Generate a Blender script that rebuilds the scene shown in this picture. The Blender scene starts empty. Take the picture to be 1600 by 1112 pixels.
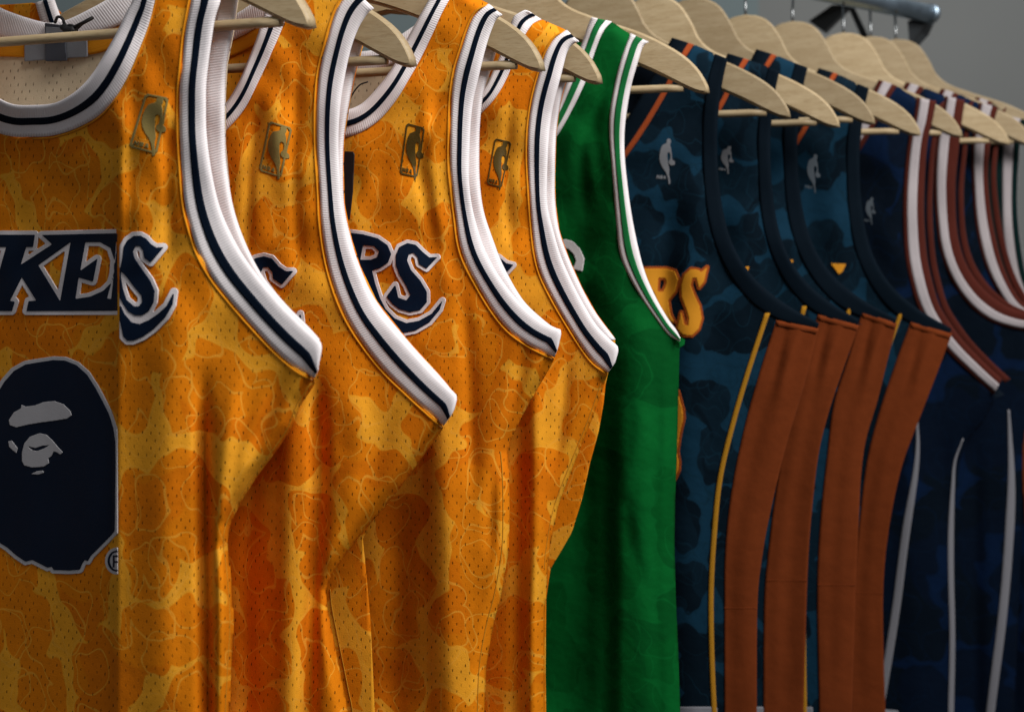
import bpy, math, random
import numpy as np
from mathutils import Vector

# ------------------------------------------------------------------ camera, world, lamps, exposure
S = bpy.context.scene
COL = S.collection
EYE = 1.35                      # eye height, metres
F = 1500.0                      # focal length in units of 1/1600 picture width
HOR = 340.0                     # horizon line of the level camera

cd = bpy.data.cameras.new('camera')
cam = bpy.data.objects.new('camera', cd)
COL.objects.link(cam)
cam.location = (0, 0, EYE)
cam.rotation_euler = (math.radians(90), 0, 0)
cd.sensor_width = 36.0
cd.lens = F / 1600 * 36.0
cd.shift_y = -(556 - HOR) / 1600
cd.clip_start = 0.02
cd.clip_end = 60
cd.dof.use_dof = True
cd.dof.focus_distance = 0.86
cd.dof.aperture_fstop = 3.9
S.camera = cam

W = bpy.data.worlds.new('World')
S.world = W
W.use_nodes = True
bg = W.node_tree.nodes['Background']
bg.inputs[1].default_value = 0.205
_n, _l = W.node_tree.nodes, W.node_tree.links          # fill light shaped to weaken from below, so the lower cloth darkens
_tc, _sx, _mr, _mx = _n.new('ShaderNodeTexCoord'), _n.new('ShaderNodeSeparateXYZ'), _n.new('ShaderNodeMapRange'), _n.new('ShaderNodeMix')
_mx.data_type = 'RGBA'
_l.new(_tc.outputs['Generated'], _sx.inputs[0])
_l.new(_sx.outputs[2], _mr.inputs[0])
_mr.inputs[1].default_value, _mr.inputs[2].default_value = -0.5, 0.5
_l.new(_mr.outputs[0], _mx.inputs[0])
_mx.inputs[6].default_value = (0.22, 0.20, 0.19, 1)
_mx.inputs[7].default_value = (1.0, 1.0, 1.04, 1)
_l.new(_mx.outputs[2], bg.inputs[0])


def area(name, loc, target, sx, sy, power, color):
    ld = bpy.data.lights.new(name, 'AREA')
    ld.shape = 'RECTANGLE'
    ld.size, ld.size_y = sx, sy
    ld.energy = power
    ld.color = color
    o = bpy.data.objects.new(name, ld)
    COL.objects.link(o)
    o.location = loc
    o.rotation_euler = (Vector(target) - Vector(loc)).to_track_quat('-Z', 'Y').to_euler()
    return o


area('shop_ceiling_lamp', (0.95, -0.20, EYE + 1.35), (0.15, 0.9, EYE - 0.1), 1.0, 1.0, 59, (1.0, 0.95, 0.91))
area('wall_fill_light', (1.7, 1.3, EYE + 1.3), (1.3, 2.5, EYE + 0.2), 0.5, 0.5, 4.5, (0.95, 0.98, 1.0))  # added light without a visible source, brightens the back wall

S.view_settings.view_transform = 'Standard'
S.view_settings.look = 'None'
S.view_settings.gamma = 1.0
S.view_settings.use_curve_mapping = False
S.view_settings.exposure = 0.0
S.cycles.max_bounces = 8


# ------------------------------------------------------------------ materials
def srgb(r, g, b):
    f = lambda c: (c / 255 / 12.92) if c / 255 <= 0.04045 else ((c / 255 + 0.055) / 1.055) ** 2.4
    return (f(r), f(g), f(b), 1)


class NT:
    def __init__(self, name):
        self.m = bpy.data.materials.new(name)
        self.m.use_nodes = True
        self.t = self.m.node_tree
        self.b = self.t.nodes['Principled BSDF']

    def n(self, typ, **kw):
        nd = self.t.nodes.new(typ)
        for k, v in kw.items():
            setattr(nd, k, v)
        return nd

    def l(self, a, b):
        self.t.links.new(a, b)

    def math(self, op, a, b=None, c=None):
        nd = self.n('ShaderNodeMath', operation=op)
        for i, v in enumerate((a, b, c)):
            if v is None:
                continue
            if isinstance(v, (int, float)):
                nd.inputs[i].default_value = v
            else:
                self.l(v, nd.inputs[i])
        return nd.outputs[0]

    def smooth(self, v, a, b, lo=0.0, hi=1.0):
        nd = self.n('ShaderNodeMapRange', interpolation_type='SMOOTHSTEP')
        self.l(v, nd.inputs[0])
        for i, x in enumerate((a, b, lo, hi)):
            nd.inputs[i + 1].default_value = x
        return nd.outputs[0]

    def mix(self, fac, a, b, mode='MIX'):
        nd = self.n('ShaderNodeMix', data_type='RGBA', blend_type=mode)
        if isinstance(fac, (int, float)):
            nd.inputs[0].default_value = fac
        else:
            self.l(fac, nd.inputs[0])
        for v, i in ((a, 6), (b, 7)):
            if isinstance(v, tuple):
                nd.inputs[i].default_value = v
            else:
                self.l(v, nd.inputs[i])
        return nd.outputs[2]

    def noise(self, vec, scale, detail=2.0, rough=0.5):
        nd = self.n('ShaderNodeTexNoise')
        nd.inputs['Scale'].default_value = scale
        nd.inputs['Detail'].default_value = detail
        nd.inputs['Roughness'].default_value = rough
        if vec is not None:
            self.l(vec, nd.inputs['Vector'])
        return nd

    def bump(self, h, strength, dist, prev=None):
        nd = self.n('ShaderNodeBump')
        nd.inputs['Strength'].default_value = strength
        nd.inputs['Distance'].default_value = dist
        self.l(h, nd.inputs['Height'])
        if prev is not None:
            self.l(prev, nd.inputs['Normal'])
        return nd.outputs[0]


def perforation(T, uv):
    sp = T.n('ShaderNodeSeparateXYZ')
    T.l(uv, sp.inputs[0])
    px, py, rx, ry = 0.0084, 0.0062, 0.00052, 0.00145
    u = T.math('DIVIDE', sp.outputs[0], px)
    v = T.math('DIVIDE', sp.outputs[1], py)
    row = T.math('FLOOR', v)
    off = T.math('MULTIPLY', T.math('FLOORED_MODULO', row, 2.0), 0.5)
    fy = T.math('MULTIPLY', T.math('SUBTRACT', T.math('FRACT', v), 0.5), py / ry)
    fx0 = T.math('SUBTRACT', T.math('FRACT', T.math('ADD', u, off)), 0.5)
    fx = T.math('ADD', T.math('MULTIPLY', fx0, px / rx), T.math('MULTIPLY', fy, -0.35))
    d = T.math('ADD', T.math('MULTIPLY', fx, fx), T.math('MULTIPLY', fy, fy))
    fade = T.noise(uv, 70, 2.0)
    return T.math('MULTIPLY', T.smooth(d, 1.5, 0.35), T.smooth(fade.outputs[0], 0.36, 0.62, 0.12, 1.0))


def cloth_finish(T, uv, color, rough=0.82, sheen=0.05, perf=None, wr=0.6, spec=0.05):
    """knit relief, soft small wrinkles, perforations"""
    b = T.b
    if perf is not None:
        color = T.mix(T.math('MULTIPLY', perf, 0.85), color, (0.035, 0.016, 0.004, 1))
    wn = T.noise(uv, 900, 1.0)
    wn2 = T.noise(uv, 22, 3.0, 0.55)
    var = T.noise(uv, 60, 3.0)
    color = T.mix(0.22, color, T.mix(T.smooth(var.outputs[0], 0.3, 0.7), (0.55, 0.55, 0.55, 1), (1, 1, 1, 1)), 'MULTIPLY')
    nb = T.bump(wn2.outputs[0], wr, 0.004)
    nb = T.bump(wn.outputs[0], 0.35, 0.0006, nb)
    if perf is not None:
        nb = T.bump(T.math('SUBTRACT', 1.0, perf), 0.7, 0.0012, nb)
    T.l(color, b.inputs['Base Color'])
    T.l(nb, b.inputs['Normal'])
    b.inputs['Roughness'].default_value = rough
    b.inputs['Specular IOR Level'].default_value = spec
    b.inputs['Sheen Weight'].default_value = sheen
    b.inputs['Sheen Roughness'].default_value = 0.4


def uvnode(T):
    nd = T.n('ShaderNodeUVMap')
    nd.uv_map = 'UVMap'
    return nd.outputs[0]


def mat_camo(name, blob, ground, line, shift=(0, 0), scale=17.0, perf=True, blob2=None, thr=0.47, sheen=0.05, lw=0.012, wr=0.6, spots=False):
    T = NT(name)
    uv = uvnode(T)
    mp = T.n('ShaderNodeMapping')
    mp.inputs['Location'].default_value = (shift[0], shift[1], 0)
    mp.inputs['Scale'].default_value = (1.0, 0.86, 1)
    T.l(uv, mp.inputs[0])
    vec = mp.outputs[0]
    dn = T.noise(vec, 30, 1.0, 0.5)
    dv = T.n('ShaderNodeVectorMath', operation='MULTIPLY_ADD')
    T.l(dn.outputs['Color'], dv.inputs[0])
    dv.inputs[1].default_value = (0.036, 0.036, 0)
    T.l(vec, dv.inputs[2])

    def vor(v, sc, off, smooth=0.12):
        m2 = T.n('ShaderNodeVectorMath', operation='ADD')
        T.l(v, m2.inputs[0])
        m2.inputs[1].default_value = (off, off * 0.37, 0)
        nd = T.n('ShaderNodeTexVoronoi', voronoi_dimensions='2D', feature='SMOOTH_F1')
        nd.inputs['Scale'].default_value = sc
        nd.inputs['Smoothness'].default_value = smooth
        nd.inputs['Randomness'].default_value = 1.0
        T.l(m2.outputs[0], nd.inputs['Vector'])
        return nd.outputs['Distance']
    a = vor(dv.outputs[0], scale, 0.0)
    b2 = vor(dv.outputs[0], scale * 1.25, 3.7)
    ed = 0.012
    l0 = T.smooth(T.math('ABSOLUTE', T.math('SUBTRACT', a, thr + 0.035)), lw * 1.6, lw * 0.5)
    m1 = T.smooth(a, thr + ed, thr - ed)
    m2 = T.smooth(b2, 0.26 + ed, 0.26 - ed)
    mask = T.math('MAXIMUM', m1, m2) if spots else m1
    l1 = T.smooth(T.math('ABSOLUTE', T.math('SUBTRACT', b2, 0.40)), lw * 1.8, lw * 0.6)
    c3 = vor(dv.outputs[0], scale * 0.8, 9.1, 0.05)
    l2 = T.smooth(T.math('ABSOLUTE', T.math('SUBTRACT', c3, 0.30)), lw * 1.5, lw * 0.5)
    lines = T.math('MULTIPLY', T.math('MAXIMUM', T.math('MAXIMUM', l1, l2), T.math('MULTIPLY', l0, 0.8)), 0.7)
    tone = vor(dv.outputs[0], scale * 0.55, 5.0, 0.02)
    bl = T.mix(T.smooth(tone, 0.50, 0.46), blob, blob2 or blob)
    col = T.mix(mask, ground, bl)
    col = T.mix(lines, col, line)
    cloth_finish(T, uv, col, perf=perforation(T, uv) if perf else None, sheen=sheen, wr=wr)
    return T.m


def mat_cloth(name, col, perf=False, rough=0.85, sheen=0.05, wr=0.3):
    T = NT(name)
    uv = uvnode(T)
    c = T.mix(0.0, col, col)
    cloth_finish(T, uv, c, rough, sheen, perforation(T, uv) if perf else None, wr)
    return T.m


def mat_rib(name, col, sheen=0.12):
    """ribbed knit band: UV u across (0..1), v along in metres"""
    T = NT(name)
    uv = uvnode(T)
    sp = T.n('ShaderNodeSeparateXYZ')
    T.l(uv, sp.inputs[0])
    w = T.math('SINE', T.math('MULTIPLY', sp.outputs[1], 2 * math.pi / 0.0021))
    st = T.math('MULTIPLY', T.smooth(sp.outputs[0], 0.13, 0.10), T.smooth(w, -0.2, 0.5))
    tc = T.n('ShaderNodeTexCoord')
    var = T.noise(tc.outputs['Object'], 45, 4.0)
    c = T.mix(0.16, col, T.mix(T.smooth(var.outputs[0], 0.3, 0.7), (0.72, 0.70, 0.70, 1), (1, 1, 1, 1)), 'MULTIPLY')
    c = T.mix(T.math('MULTIPLY', st, 0.28), c, (col[0] * .45, col[1] * .38, col[2] * .36, 1))
    w2 = T.noise(tc.outputs['Object'], 60, 3.0)
    nb = T.bump(w2.outputs[0], 0.16, 0.003)
    nb = T.bump(w, 0.25, 0.0005, nb)
    T.l(c, T.b.inputs['Base Color'])
    T.l(nb, T.b.inputs['Normal'])
    T.b.inputs['Roughness'].default_value = 0.85
    T.b.inputs['Specular IOR Level'].default_value = 0.08
    T.b.inputs['Sheen Weight'].default_value = sheen
    return T.m


def mat_twill(name, col, rough=0.7):
    T = NT(name)
    tc = T.n('ShaderNodeTexCoord')
    n1 = T.noise(tc.outputs['Object'], 700, 2.0)
    n2 = T.noise(tc.outputs['Object'], 35, 3.0)
    c = T.mix(T.math('MULTIPLY', n2.outputs[0], 0.45), col, (col[0] * .55, col[1] * .55, col[2] * .55, 1))
    nb = T.bump(n1.outputs[0], 0.3, 0.0005)
    T.l(c, T.b.inputs['Base Color'])
    T.l(nb, T.b.inputs['Normal'])
    T.b.inputs['Roughness'].default_value = rough
    T.b.inputs['Specular IOR Level'].default_value = 0.12
    return T.m


def mat_wood(name):
    T = NT(name)
    tc = T.n('ShaderNodeTexCoord')
    oi = T.n('ShaderNodeObjectInfo')
    mp = T.n('ShaderNodeMapping')
    mp.inputs['Scale'].default_value = (14, 60, 90)
    T.l(tc.outputs['Object'], mp.inputs[0])
    ad = T.n('ShaderNodeVectorMath', operation='ADD')
    T.l(mp.outputs[0], ad.inputs[0])
    T.l(oi.outputs['Location'], ad.inputs[1])
    n1 = T.noise(ad.outputs[0], 1.6, 5.0, 0.6)
    n2 = T.noise(ad.outputs[0], 9.0, 3.0)
    c = T.mix(T.smooth(n1.outputs[0], 0.3, 0.72), srgb(178, 157, 120), srgb(196, 177, 141))
    c = T.mix(T.math('MULTIPLY', T.smooth(n2.outputs[0], 0.50, 0.72), 0.55), c, srgb(158, 134, 98))
    rv = T.math('ADD', T.math('MULTIPLY', oi.outputs['Random'], 0.34), 0.58)
    vv = T.n('ShaderNodeCombineXYZ')
    for i_ in range(3):
        T.l(rv, vv.inputs[i_])
    c = T.mix(1.0, c, vv.outputs[0], 'MULTIPLY')
    T.l(c, T.b.inputs['Base Color'])
    T.l(T.bump(n2.outputs[0], 0.15, 0.001), T.b.inputs['Normal'])
    T.b.inputs['Roughness'].default_value = 0.5
    T.b.inputs['Specular IOR Level'].default_value = 0.35
    return T.m


def mat_plain(name, col, rough=0.5, metal=0.0, var=0.25, scale=30):
    T = NT(name)
    tc = T.n('ShaderNodeTexCoord')
    n = T.noise(tc.outputs['Object'], scale, 4.0)
    c = T.mix(T.math('MULTIPLY', n.outputs[0], var), col, (col[0] * .5, col[1] * .5, col[2] * .5, 1))
    T.l(c, T.b.inputs['Base Color'])
    T.l(T.smooth(n.outputs[0], 0.2, 0.8, rough - 0.08, rough + 0.08), T.b.inputs['Roughness'])
    T.b.inputs['Metallic'].default_value = metal
    return T.m


GOLD = dict(blob=(0.72, 0.190, 0.004, 1), blob2=(0.77, 0.225, 0.005, 1), ground=(0.86, 0.372, 0.023, 1), line=(0.87, 0.40, 0.04, 1), thr=0.55, sheen=0.0, scale=20.5, wr=0.35)
M = {}
for i in range(4):
    M['gold%d' % i] = mat_camo('gold_camo_mesh_%d' % i, shift=(i * 0.71 + 0.13, i * 0.39), **GOLD)
for i in range(4):
    M['navy%d' % i] = mat_camo('navy_camo_mesh_%d' % i, blob=(0.0020, 0.0075, 0.014, 1), blob2=(0.0030, 0.012, 0.022, 1), ground=(0.0055, 0.031, 0.060, 1),
                               line=(0.005, 0.024, 0.042, 1), shift=(i * 1.31, i * 0.57), scale=23, perf=False, thr=0.53, sheen=0.0, lw=0.008)
M['green'] = mat_camo('green_tonal_mesh', blob=(0.001, 0.074, 0.013, 1), blob2=(0.001, 0.084, 0.014, 1), ground=(0.0015, 0.104, 0.018, 1), line=(0.002, 0.108, 0.020, 1),
                      perf=False, sheen=0.0, wr=0.8)
M['indigo'] = mat_camo('dark_indigo_mesh', blob=(0.0014, 0.0045, 0.010, 1), blob2=(0.0014, 0.005, 0.014, 1), ground=(0.0018, 0.009, 0.032, 1), line=(0.0015, 0.007, 0.02, 1),
                       perf=False, sheen=0.0, thr=0.58)
M['dimwhite'] = mat_rib('white_rib_painted_dim', (0.40, 0.37, 0.385, 1))  # white rib greyed to paint in the weaker light at far right
M['teal'] = mat_cloth('dark_teal_cloth', (0.003, 0.014, 0.014, 1), sheen=0.03)
M['inside'] = mat_cloth('unprinted_inside_mesh', (0.62, 0.52, 0.36, 1), perf=True)
M['darkinside'] = mat_cloth('dark_inside_cloth', (0.004, 0.008, 0.014, 1), sheen=0.02)
M['goldplain'] = mat_cloth('gold_binding', (0.70, 0.27, 0.012, 1))
M['white'] = mat_rib('white_rib_knit', (0.88, 0.85, 0.875, 1))
M['navystripe'] = mat_rib('navy_rib_stripe', (0.0015, 0.006, 0.016, 1), 0.0)
M['greenstripe'] = mat_rib('green_rib_stripe', (0.006, 0.16, 0.04, 1))
M['blackblue'] = mat_rib('dark_navy_rib', (0.0013, 0.0055, 0.011, 1), 0.0)
M['orange'] = mat_rib('burnt_orange_stripe', (0.30, 0.055, 0.012, 1))
M['maroon'] = mat_rib('brick_red_rib', (0.070, 0.014, 0.009, 1), 0.02)
M['rust'] = mat_cloth('rust_side_panel_cloth', (0.155, 0.033, 0.008, 1), sheen=0.03, wr=0.5)
M['yellow'] = mat_cloth('yellow_stripe_cloth', (0.42, 0.20, 0.015, 1))
M['piping'] = mat_cloth('white_piping_cloth', (0.20, 0.205, 0.23, 1))
M['twnavy'] = mat_twill('navy_twill', (0.0016, 0.0095, 0.029, 1))
M['twwhite'] = mat_twill('white_twill', (0.84, 0.80, 0.82, 1))
M['twgrey'] = mat_twill('grey_twill', (0.60, 0.60, 0.63, 1))
M['twfaint'] = mat_twill('slate_thread', (0.06, 0.075, 0.09, 1))
M['twdim'] = mat_twill('dull_grey_thread', (0.20, 0.21, 0.23, 1))
M['twyellow'] = mat_twill('yellow_twill', (0.72, 0.30, 0.02, 1))
M['tworange'] = mat_twill('rust_twill', (0.36, 0.075, 0.01, 1))
M['patch'] = mat_twill('antique_gold_thread', (0.26, 0.20, 0.065, 1), 0.5)
M['patchdark'] = mat_twill('olive_thread', (0.10, 0.065, 0.015, 1), 0.5)
M['label'] = mat_twill('grey_woven_label', (0.20, 0.21, 0.23, 1))
M['labeldark'] = mat_twill('charcoal_woven_label', (0.06, 0.065, 0.08, 1))
M['thread'] = mat_twill('ochre_thread', (0.55, 0.26, 0.02, 1))
M['wood'] = mat_wood('pale_birch_wood')
M['steel'] = mat_plain('brushed_steel', (0.36, 0.46, 0.55, 1), 0.40, 1.0, 0.2)
M['hook'] = mat_plain('dull_steel_wire', (0.28, 0.30, 0.31, 1), 0.35, 1.0)
M['iron'] = mat_plain('black_painted_steel', (0.010, 0.013, 0.015, 1), 0.45)
M['black'] = mat_plain('black_cord', (0.006, 0.006, 0.007, 1), 0.6)
M['card'] = mat_plain('black_card', (0.008, 0.009, 0.011, 1), 0.5)
M['wall'] = mat_plain('grey_painted_plaster', (0.215, 0.228, 0.225, 1), 0.85, 0.0, 0.2, 2.0)
M['slate'] = mat_plain('slate_painted_board', (0.16, 0.21, 0.22, 1), 0.8, 0.0, 0.2, 2.0)


# ------------------------------------------------------------------ geometry helpers
def arr(p):
    return np.asarray(p, float)


def spline(pts, n):
    """Catmull-Rom through the points, resampled evenly"""
    p = arr(pts)
    if len(p) == 2:
        t = np.linspace(0, 1, n)[:, None]
        return p[0] * (1 - t) + p[1] * t
    q = np.vstack([2 * p[0] - p[1], p, 2 * p[-1] - p[-2]])
    out = []
    for i in range(1, len(q) - 2):
        t = np.linspace(0, 1, 12, endpoint=False)[:, None]
        a, b, c, d = q[i - 1], q[i], q[i + 1], q[i + 2]
        out.append(0.5 * ((2 * b) + (-a + c) * t + (2 * a - 5 * b + 4 * c - d) * t ** 2 + (-a + 3 * b - 3 * c + d) * t ** 3))
    out.append(p[-1:])
    o = np.vstack(out)
    s = np.concatenate([[0], np.cumsum(np.linalg.norm(np.diff(o, axis=0), axis=1))])
    t = np.linspace(0, s[-1], n)
    return np.stack([np.interp(t, s, o[:, 0]), np.interp(t, s, o[:, 1])], 1)


def seg_dist(px, py, poly, closed=True):
    p = arr(poly)
    q = np.roll(p, -1, 0) if closed else p[1:]
    p = p if closed else p[:-1]
    d = np.full(px.shape, 1e9)
    for (ax, ay), (bx, by) in zip(p, q):
        vx, vy = bx - ax, by - ay
        L = vx * vx + vy * vy + 1e-9
        t = np.clip(((px - ax) * vx + (py - ay) * vy) / L, 0, 1)
        d = np.minimum(d, (px - ax - t * vx) ** 2 + (py - ay - t * vy) ** 2)
    return np.sqrt(d)


def inside(px, py, poly):
    p = arr(poly)
    r = np.zeros(px.shape, bool)
    for (ax, ay), (bx, by) in zip(p, np.roll(p, -1, 0)):
        if ay == by:
            continue
        c = ((ay > py) != (by > py)) & (px < (bx - ax) * (py - ay) / (by - ay) + ax)
        r ^= c
    return r


def sdf(px, py, polys):
    d = np.full(px.shape, 1e9)
    s = np.zeros(px.shape, bool)
    for P in polys:
        d = np.minimum(d, seg_dist(px, py, P))
        s ^= inside(px, py, P)
    return np.where(s, -d, d)


def flat_mesh(field, xs, ys):
    """polygons of the region field < 0 on a grid"""
    V, Fc, idx = [], [], {}

    def vert(key, x, y):
        k = idx.get(key)
        if k is None:
            k = idx[key] = len(V)
            V.append((x, y))
        return k
    ny, nx = field.shape
    ins = field < 0
    cnt = ins[:-1, :-1].astype(int) + ins[:-1, 1:] + ins[1:, 1:] + ins[1:, :-1]
    for j, i in zip(*np.nonzero(cnt)):
        cs = ((j, i), (j, i + 1), (j + 1, i + 1), (j + 1, i))
        if cnt[j, i] == 4:
            Fc.append([vert(c, xs[c[1]], ys[c[0]]) for c in cs][::-1])
            continue
        f = []
        for k in range(4):
            a, b = cs[k], cs[(k + 1) % 4]
            va, vb = field[a], field[b]
            if va < 0:
                f.append(vert(a, xs[a[1]], ys[a[0]]))
            if (va < 0) != (vb < 0):
                t = min(max(va / (va - vb), 0.02), 0.98)
                f.append(vert((min(a, b), max(a, b)), xs[a[1]] + (xs[b[1]] - xs[a[1]]) * t, ys[a[0]] + (ys[b[0]] - ys[a[0]]) * t))
        if len(f) >= 3:
            Fc.append(f[::-1])
    return arr(V), Fc


def link(name, verts, faces, mats, parent=None, uv=None, smooth=True, solid=0.0, offset=0.0, rearmat=0):
    me = bpy.data.meshes.new(name)
    me.from_pydata([tuple(v) for v in verts], [], faces)
    if uv is not None:
        ul = me.uv_layers.new(name='UVMap')
        li = np.empty(len(me.loops), int)
        me.loops.foreach_get('vertex_index', li)
        ul.data.foreach_set('uv', arr(uv)[li].astype(np.float32).ravel())
    if smooth:
        me.polygons.foreach_set('use_smooth', [True] * len(me.polygons))
    for m in (mats if isinstance(mats, (list, tuple)) else [mats]):
        me.materials.append(M[m])
    o = bpy.data.objects.new(name, me)
    COL.objects.link(o)
    if parent is not None:
        o.parent = parent
    if solid:
        md = o.modifiers.new('thickness', 'SOLIDIFY')
        md.thickness = solid
        md.offset = offset
        md.material_offset = rearmat
    return o


def empty(name, loc, label, cat, group=None):
    o = bpy.data.objects.new(name, None)
    COL.objects.link(o)
    o.location = loc
    o.empty_display_size = 0.05
    o['label'] = label
    o['category'] = cat
    if group:
        o['group'] = group
    return o


def tube_geo(path, r, n=8):
    """round bar along a 3-D path"""
    P = arr(path)
    T = np.gradient(P, axis=0)
    T /= np.linalg.norm(T, axis=1)[:, None] + 1e-12
    up = np.array([0.13, 0.9, 0.4])
    V, Fc = [], []
    for i in range(len(P)):
        a = np.cross(T[i], up)
        a /= np.linalg.norm(a) + 1e-12
        b = np.cross(T[i], a)
        for k in range(n):
            w = 2 * math.pi * k / n
            V.append(P[i] + r * (math.cos(w) * a + math.sin(w) * b))
    for i in range(len(P) - 1):
        for k in range(n):
            k2 = (k + 1) % n
            Fc.append([i * n + k, i * n + k2, (i + 1) * n + k2, (i + 1) * n + k])
    Fc.append(list(range(n))[::-1])
    Fc.append([(len(P) - 1) * n + k for k in range(n)])
    return V, Fc


# ------------------------------------------------------------------ where the hangers hang: tip of each hanger (x right, y away), rail beside them
SL = 1 / 3.0                                    # every hanger is swivelled so that its right arm comes forward
UX, UY = 0.9487, -0.3162                        # direction along a hanger, to the right
NX, NY = -0.3162, -0.9487                       # out of its front
TIPS = [(490, 45, .74), (648, 105, .81), (850, 112, .86), (940, 132, .91), (1108, 147, .99), (1235, 185, 1.09), (1312, 200, 1.14),
        (1367, 195, 1.19), (1438, 213, 1.25), (1503, 215, 1.31), (1577, 227, 1.36), (1614, 228, 1.40), (1650, 229, 1.43)]
RAIL_END = np.array([0.674, 1.55])
RAIL_SL = 0.70
RAIL_Z = 0.3286 + EYE


class Garment:
    """a hanging jersey: a plane through its hanger; traced outlines are laid onto that plane"""

    def __init__(self, k, root, e0=0.020, back=-0.020):
        x, y, d = TIPS[k]
        self.Yt = d
        self.Xt = (x - 800) * d / F
        self.zt = (HOR - y) * d / F + EYE
        self.root = root
        self.o = np.array(root.location)
        self.folds = []
        self.side = None
        self.sh = None
        self.e0, self.back, self.backlow, self.join_back = e0, back, 0.0, True
        self.seed = k * 1.7
        self.mpp = d / F

    def P(self, px, py, e):
        px, py = arr(px), arr(py)
        Y = (self.Yt + SL * self.Xt - arr(e) * 1.0541) / (1 + SL * (px - 800) / F)
        X = (px - 800) * Y / F
        Z = EYE - (py - HOR) * Y / F
        return np.stack([X, Y, Z], -1) - self.o

    def uv(self, px, py):
        p = self.P(px, py, 0) + self.o
        return np.stack([(p[..., 0] - self.Xt) / UX, p[..., 2] - EYE], -1)

    def efront(self, px, py):
        px, py = arr(px), arr(py)
        e = np.full(px.shape, self.e0)
        s = self.seed
        wob = smooth01((py - 150) / 300)
        e = e + wob * (0.0022 * np.sin(px / 37 + s + 0.9 * np.sin(py / 170 + s)) + 0.0009 * np.sin(px / 17 + 2 * s + py / 140 + 1.3 * np.sin(py / 83)) + 0.0012 * np.sin(py / 47 + px / 60 + s))
        top = smooth01((620 - py) / 250)
        for a, (dx, dy), ph in ((0.0011, (0.060, -0.045), 0.0), (0.0010, (0.035, 0.062), 1.3), (0.0004, (0.11, 0.05), 2.1)):
            e = e + a * top * np.sin(px * dx + py * dy + ph + self.seed * 2.3 + 1.4 * np.sin(py / 61 + self.seed) + 1.1 * np.sin(px / 43 + 2 * self.seed))
        for f in self.folds:
            kind, line, amp, wid = f[:4]
            if kind == 'ridge':
                amp *= 0.75
            L = arr(line)
            xl = np.interp(py, L[:, 1], L[:, 0])
            y0, y1 = L[0, 1], L[-1, 1]
            fade = f[4] if len(f) > 4 else 60
            w = smooth01((py - y0) / fade) * smooth01((y1 - py) / fade)
            if kind == 'ridge':
                e = e + amp * w * np.exp(-((px - xl) / wid) ** 2)
            elif kind == 'step':                       # fabric right of the line stands proud
                e = e + amp * w * (0.5 + 0.5 * np.tanh((px - xl) / wid)) - amp * w
            elif kind == 'tilt':                       # fabric left of the line falls away; amp = slope
                dx = np.maximum(xl - px, 0)
                cap = f[5] if len(f) > 5 else 0.035
                e = e - w * cap * np.tanh(amp * dx * self.mpp * np.minimum(1, dx / wid) / cap)
        if self.sh is not None:
            e = e * self._roll(px, py)
        if self.side is not None:
            w = np.clip(seg_dist(px, py, self.side, False) / 24, 0, 1)
            k = 1 - (1 - w) ** 2
            e = e * k + 0.0025 * (1 - k)
        return e

    def _roll(self, px, py):
        L = arr(self.sh)
        y = np.interp(px, L[:, 0], L[:, 1])
        d = np.maximum(py - y, 0)
        r = 1 - np.exp(-(d + 1.5) / 6)
        inr = smooth01((px - (L[0, 0] - 25)) / 20)
        return 1 - inr * (1 - r)

    def eback(self, px, py):
        e = np.full(arr(px).shape, self.back) - self.backlow * smooth01((arr(py) - 230) / 150)
        if self.sh is not None:
            e = e * self._roll(arr(px), arr(py))
        if self.side is not None and self.join_back:
            w = np.clip(seg_dist(arr(px), arr(py), self.side, False) / 30, 0, 1)
            k = 1 - (1 - w) ** 2
            e = e * k - 0.004 * (1 - k)
        return e + 0.001 * np.sin(arr(px) / 23 + self.seed)

    # ---- pieces
    def sheet(self, name, polys, mat, efn, off=0.0, step=5.0, grow=0.0, parent=None, solid=0.0012, rear=None, clip=None):
        allp = np.vstack([arr(p) for p in polys])
        x0, y0 = allp.min(0) - grow - step * 1.5
        x1, y1 = allp.max(0) + grow + step * 1.5
        xs, ys = np.arange(x0, x1 + step, step), np.arange(y0, y1 + step, step)
        gx, gy = np.meshgrid(xs, ys)
        f = sdf(gx, gy, polys) - grow
        if clip is not None:
            f = np.maximum(f, clip(gx, gy))
        v2, fc = flat_mesh(f, xs, ys)
        e = efn(v2[:, 0], v2[:, 1]) + off
        o = link(name, self.P(v2[:, 0], v2[:, 1], e), fc, [mat] + ([rear] if rear else []), parent or self.root,
                 uv=self.uv(v2[:, 0], v2[:, 1]), solid=solid, offset=-1.0, rearmat=1 if rear else 0)
        return o

    def band(self, name, A, B, mat, efn, t0=0.0, t1=1.0, off=0.0, h=0.0008, m=9, n=90, parent=None, curl=0.0015, solid=0.0012, planar=False):
        """knit band between edge A (body side) and edge B (opening side)"""
        a, b = spline(A, n), spline(B, n)
        V, U = [], []
        s = np.concatenate([[0], np.cumsum(np.linalg.norm(np.diff(a, axis=0), axis=1))]) * self.mpp
        for t in np.linspace(t0, t1, m):
            p = a * (1 - t) + b * t
            e = efn(p[:, 0], p[:, 1])
            if n > 60:
                ee = np.concatenate([np.full(7, e[0]), e, np.full(7, e[-1])])
                e = np.convolve(ee, np.hanning(17)[1:-1] / np.hanning(17).sum(), 'valid')
            e = e + h * (1 - (2 * t - 1) ** 4) + off - curl * max(0, (t - 0.8) / 0.2) ** 2
            V.append(self.P(p[:, 0], p[:, 1], e))
            U.append(self.uv(p[:, 0], p[:, 1]) if planar else np.stack([np.full(n, t), s], 1))
        V, U = np.vstack(V), np.vstack(U)
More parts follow.
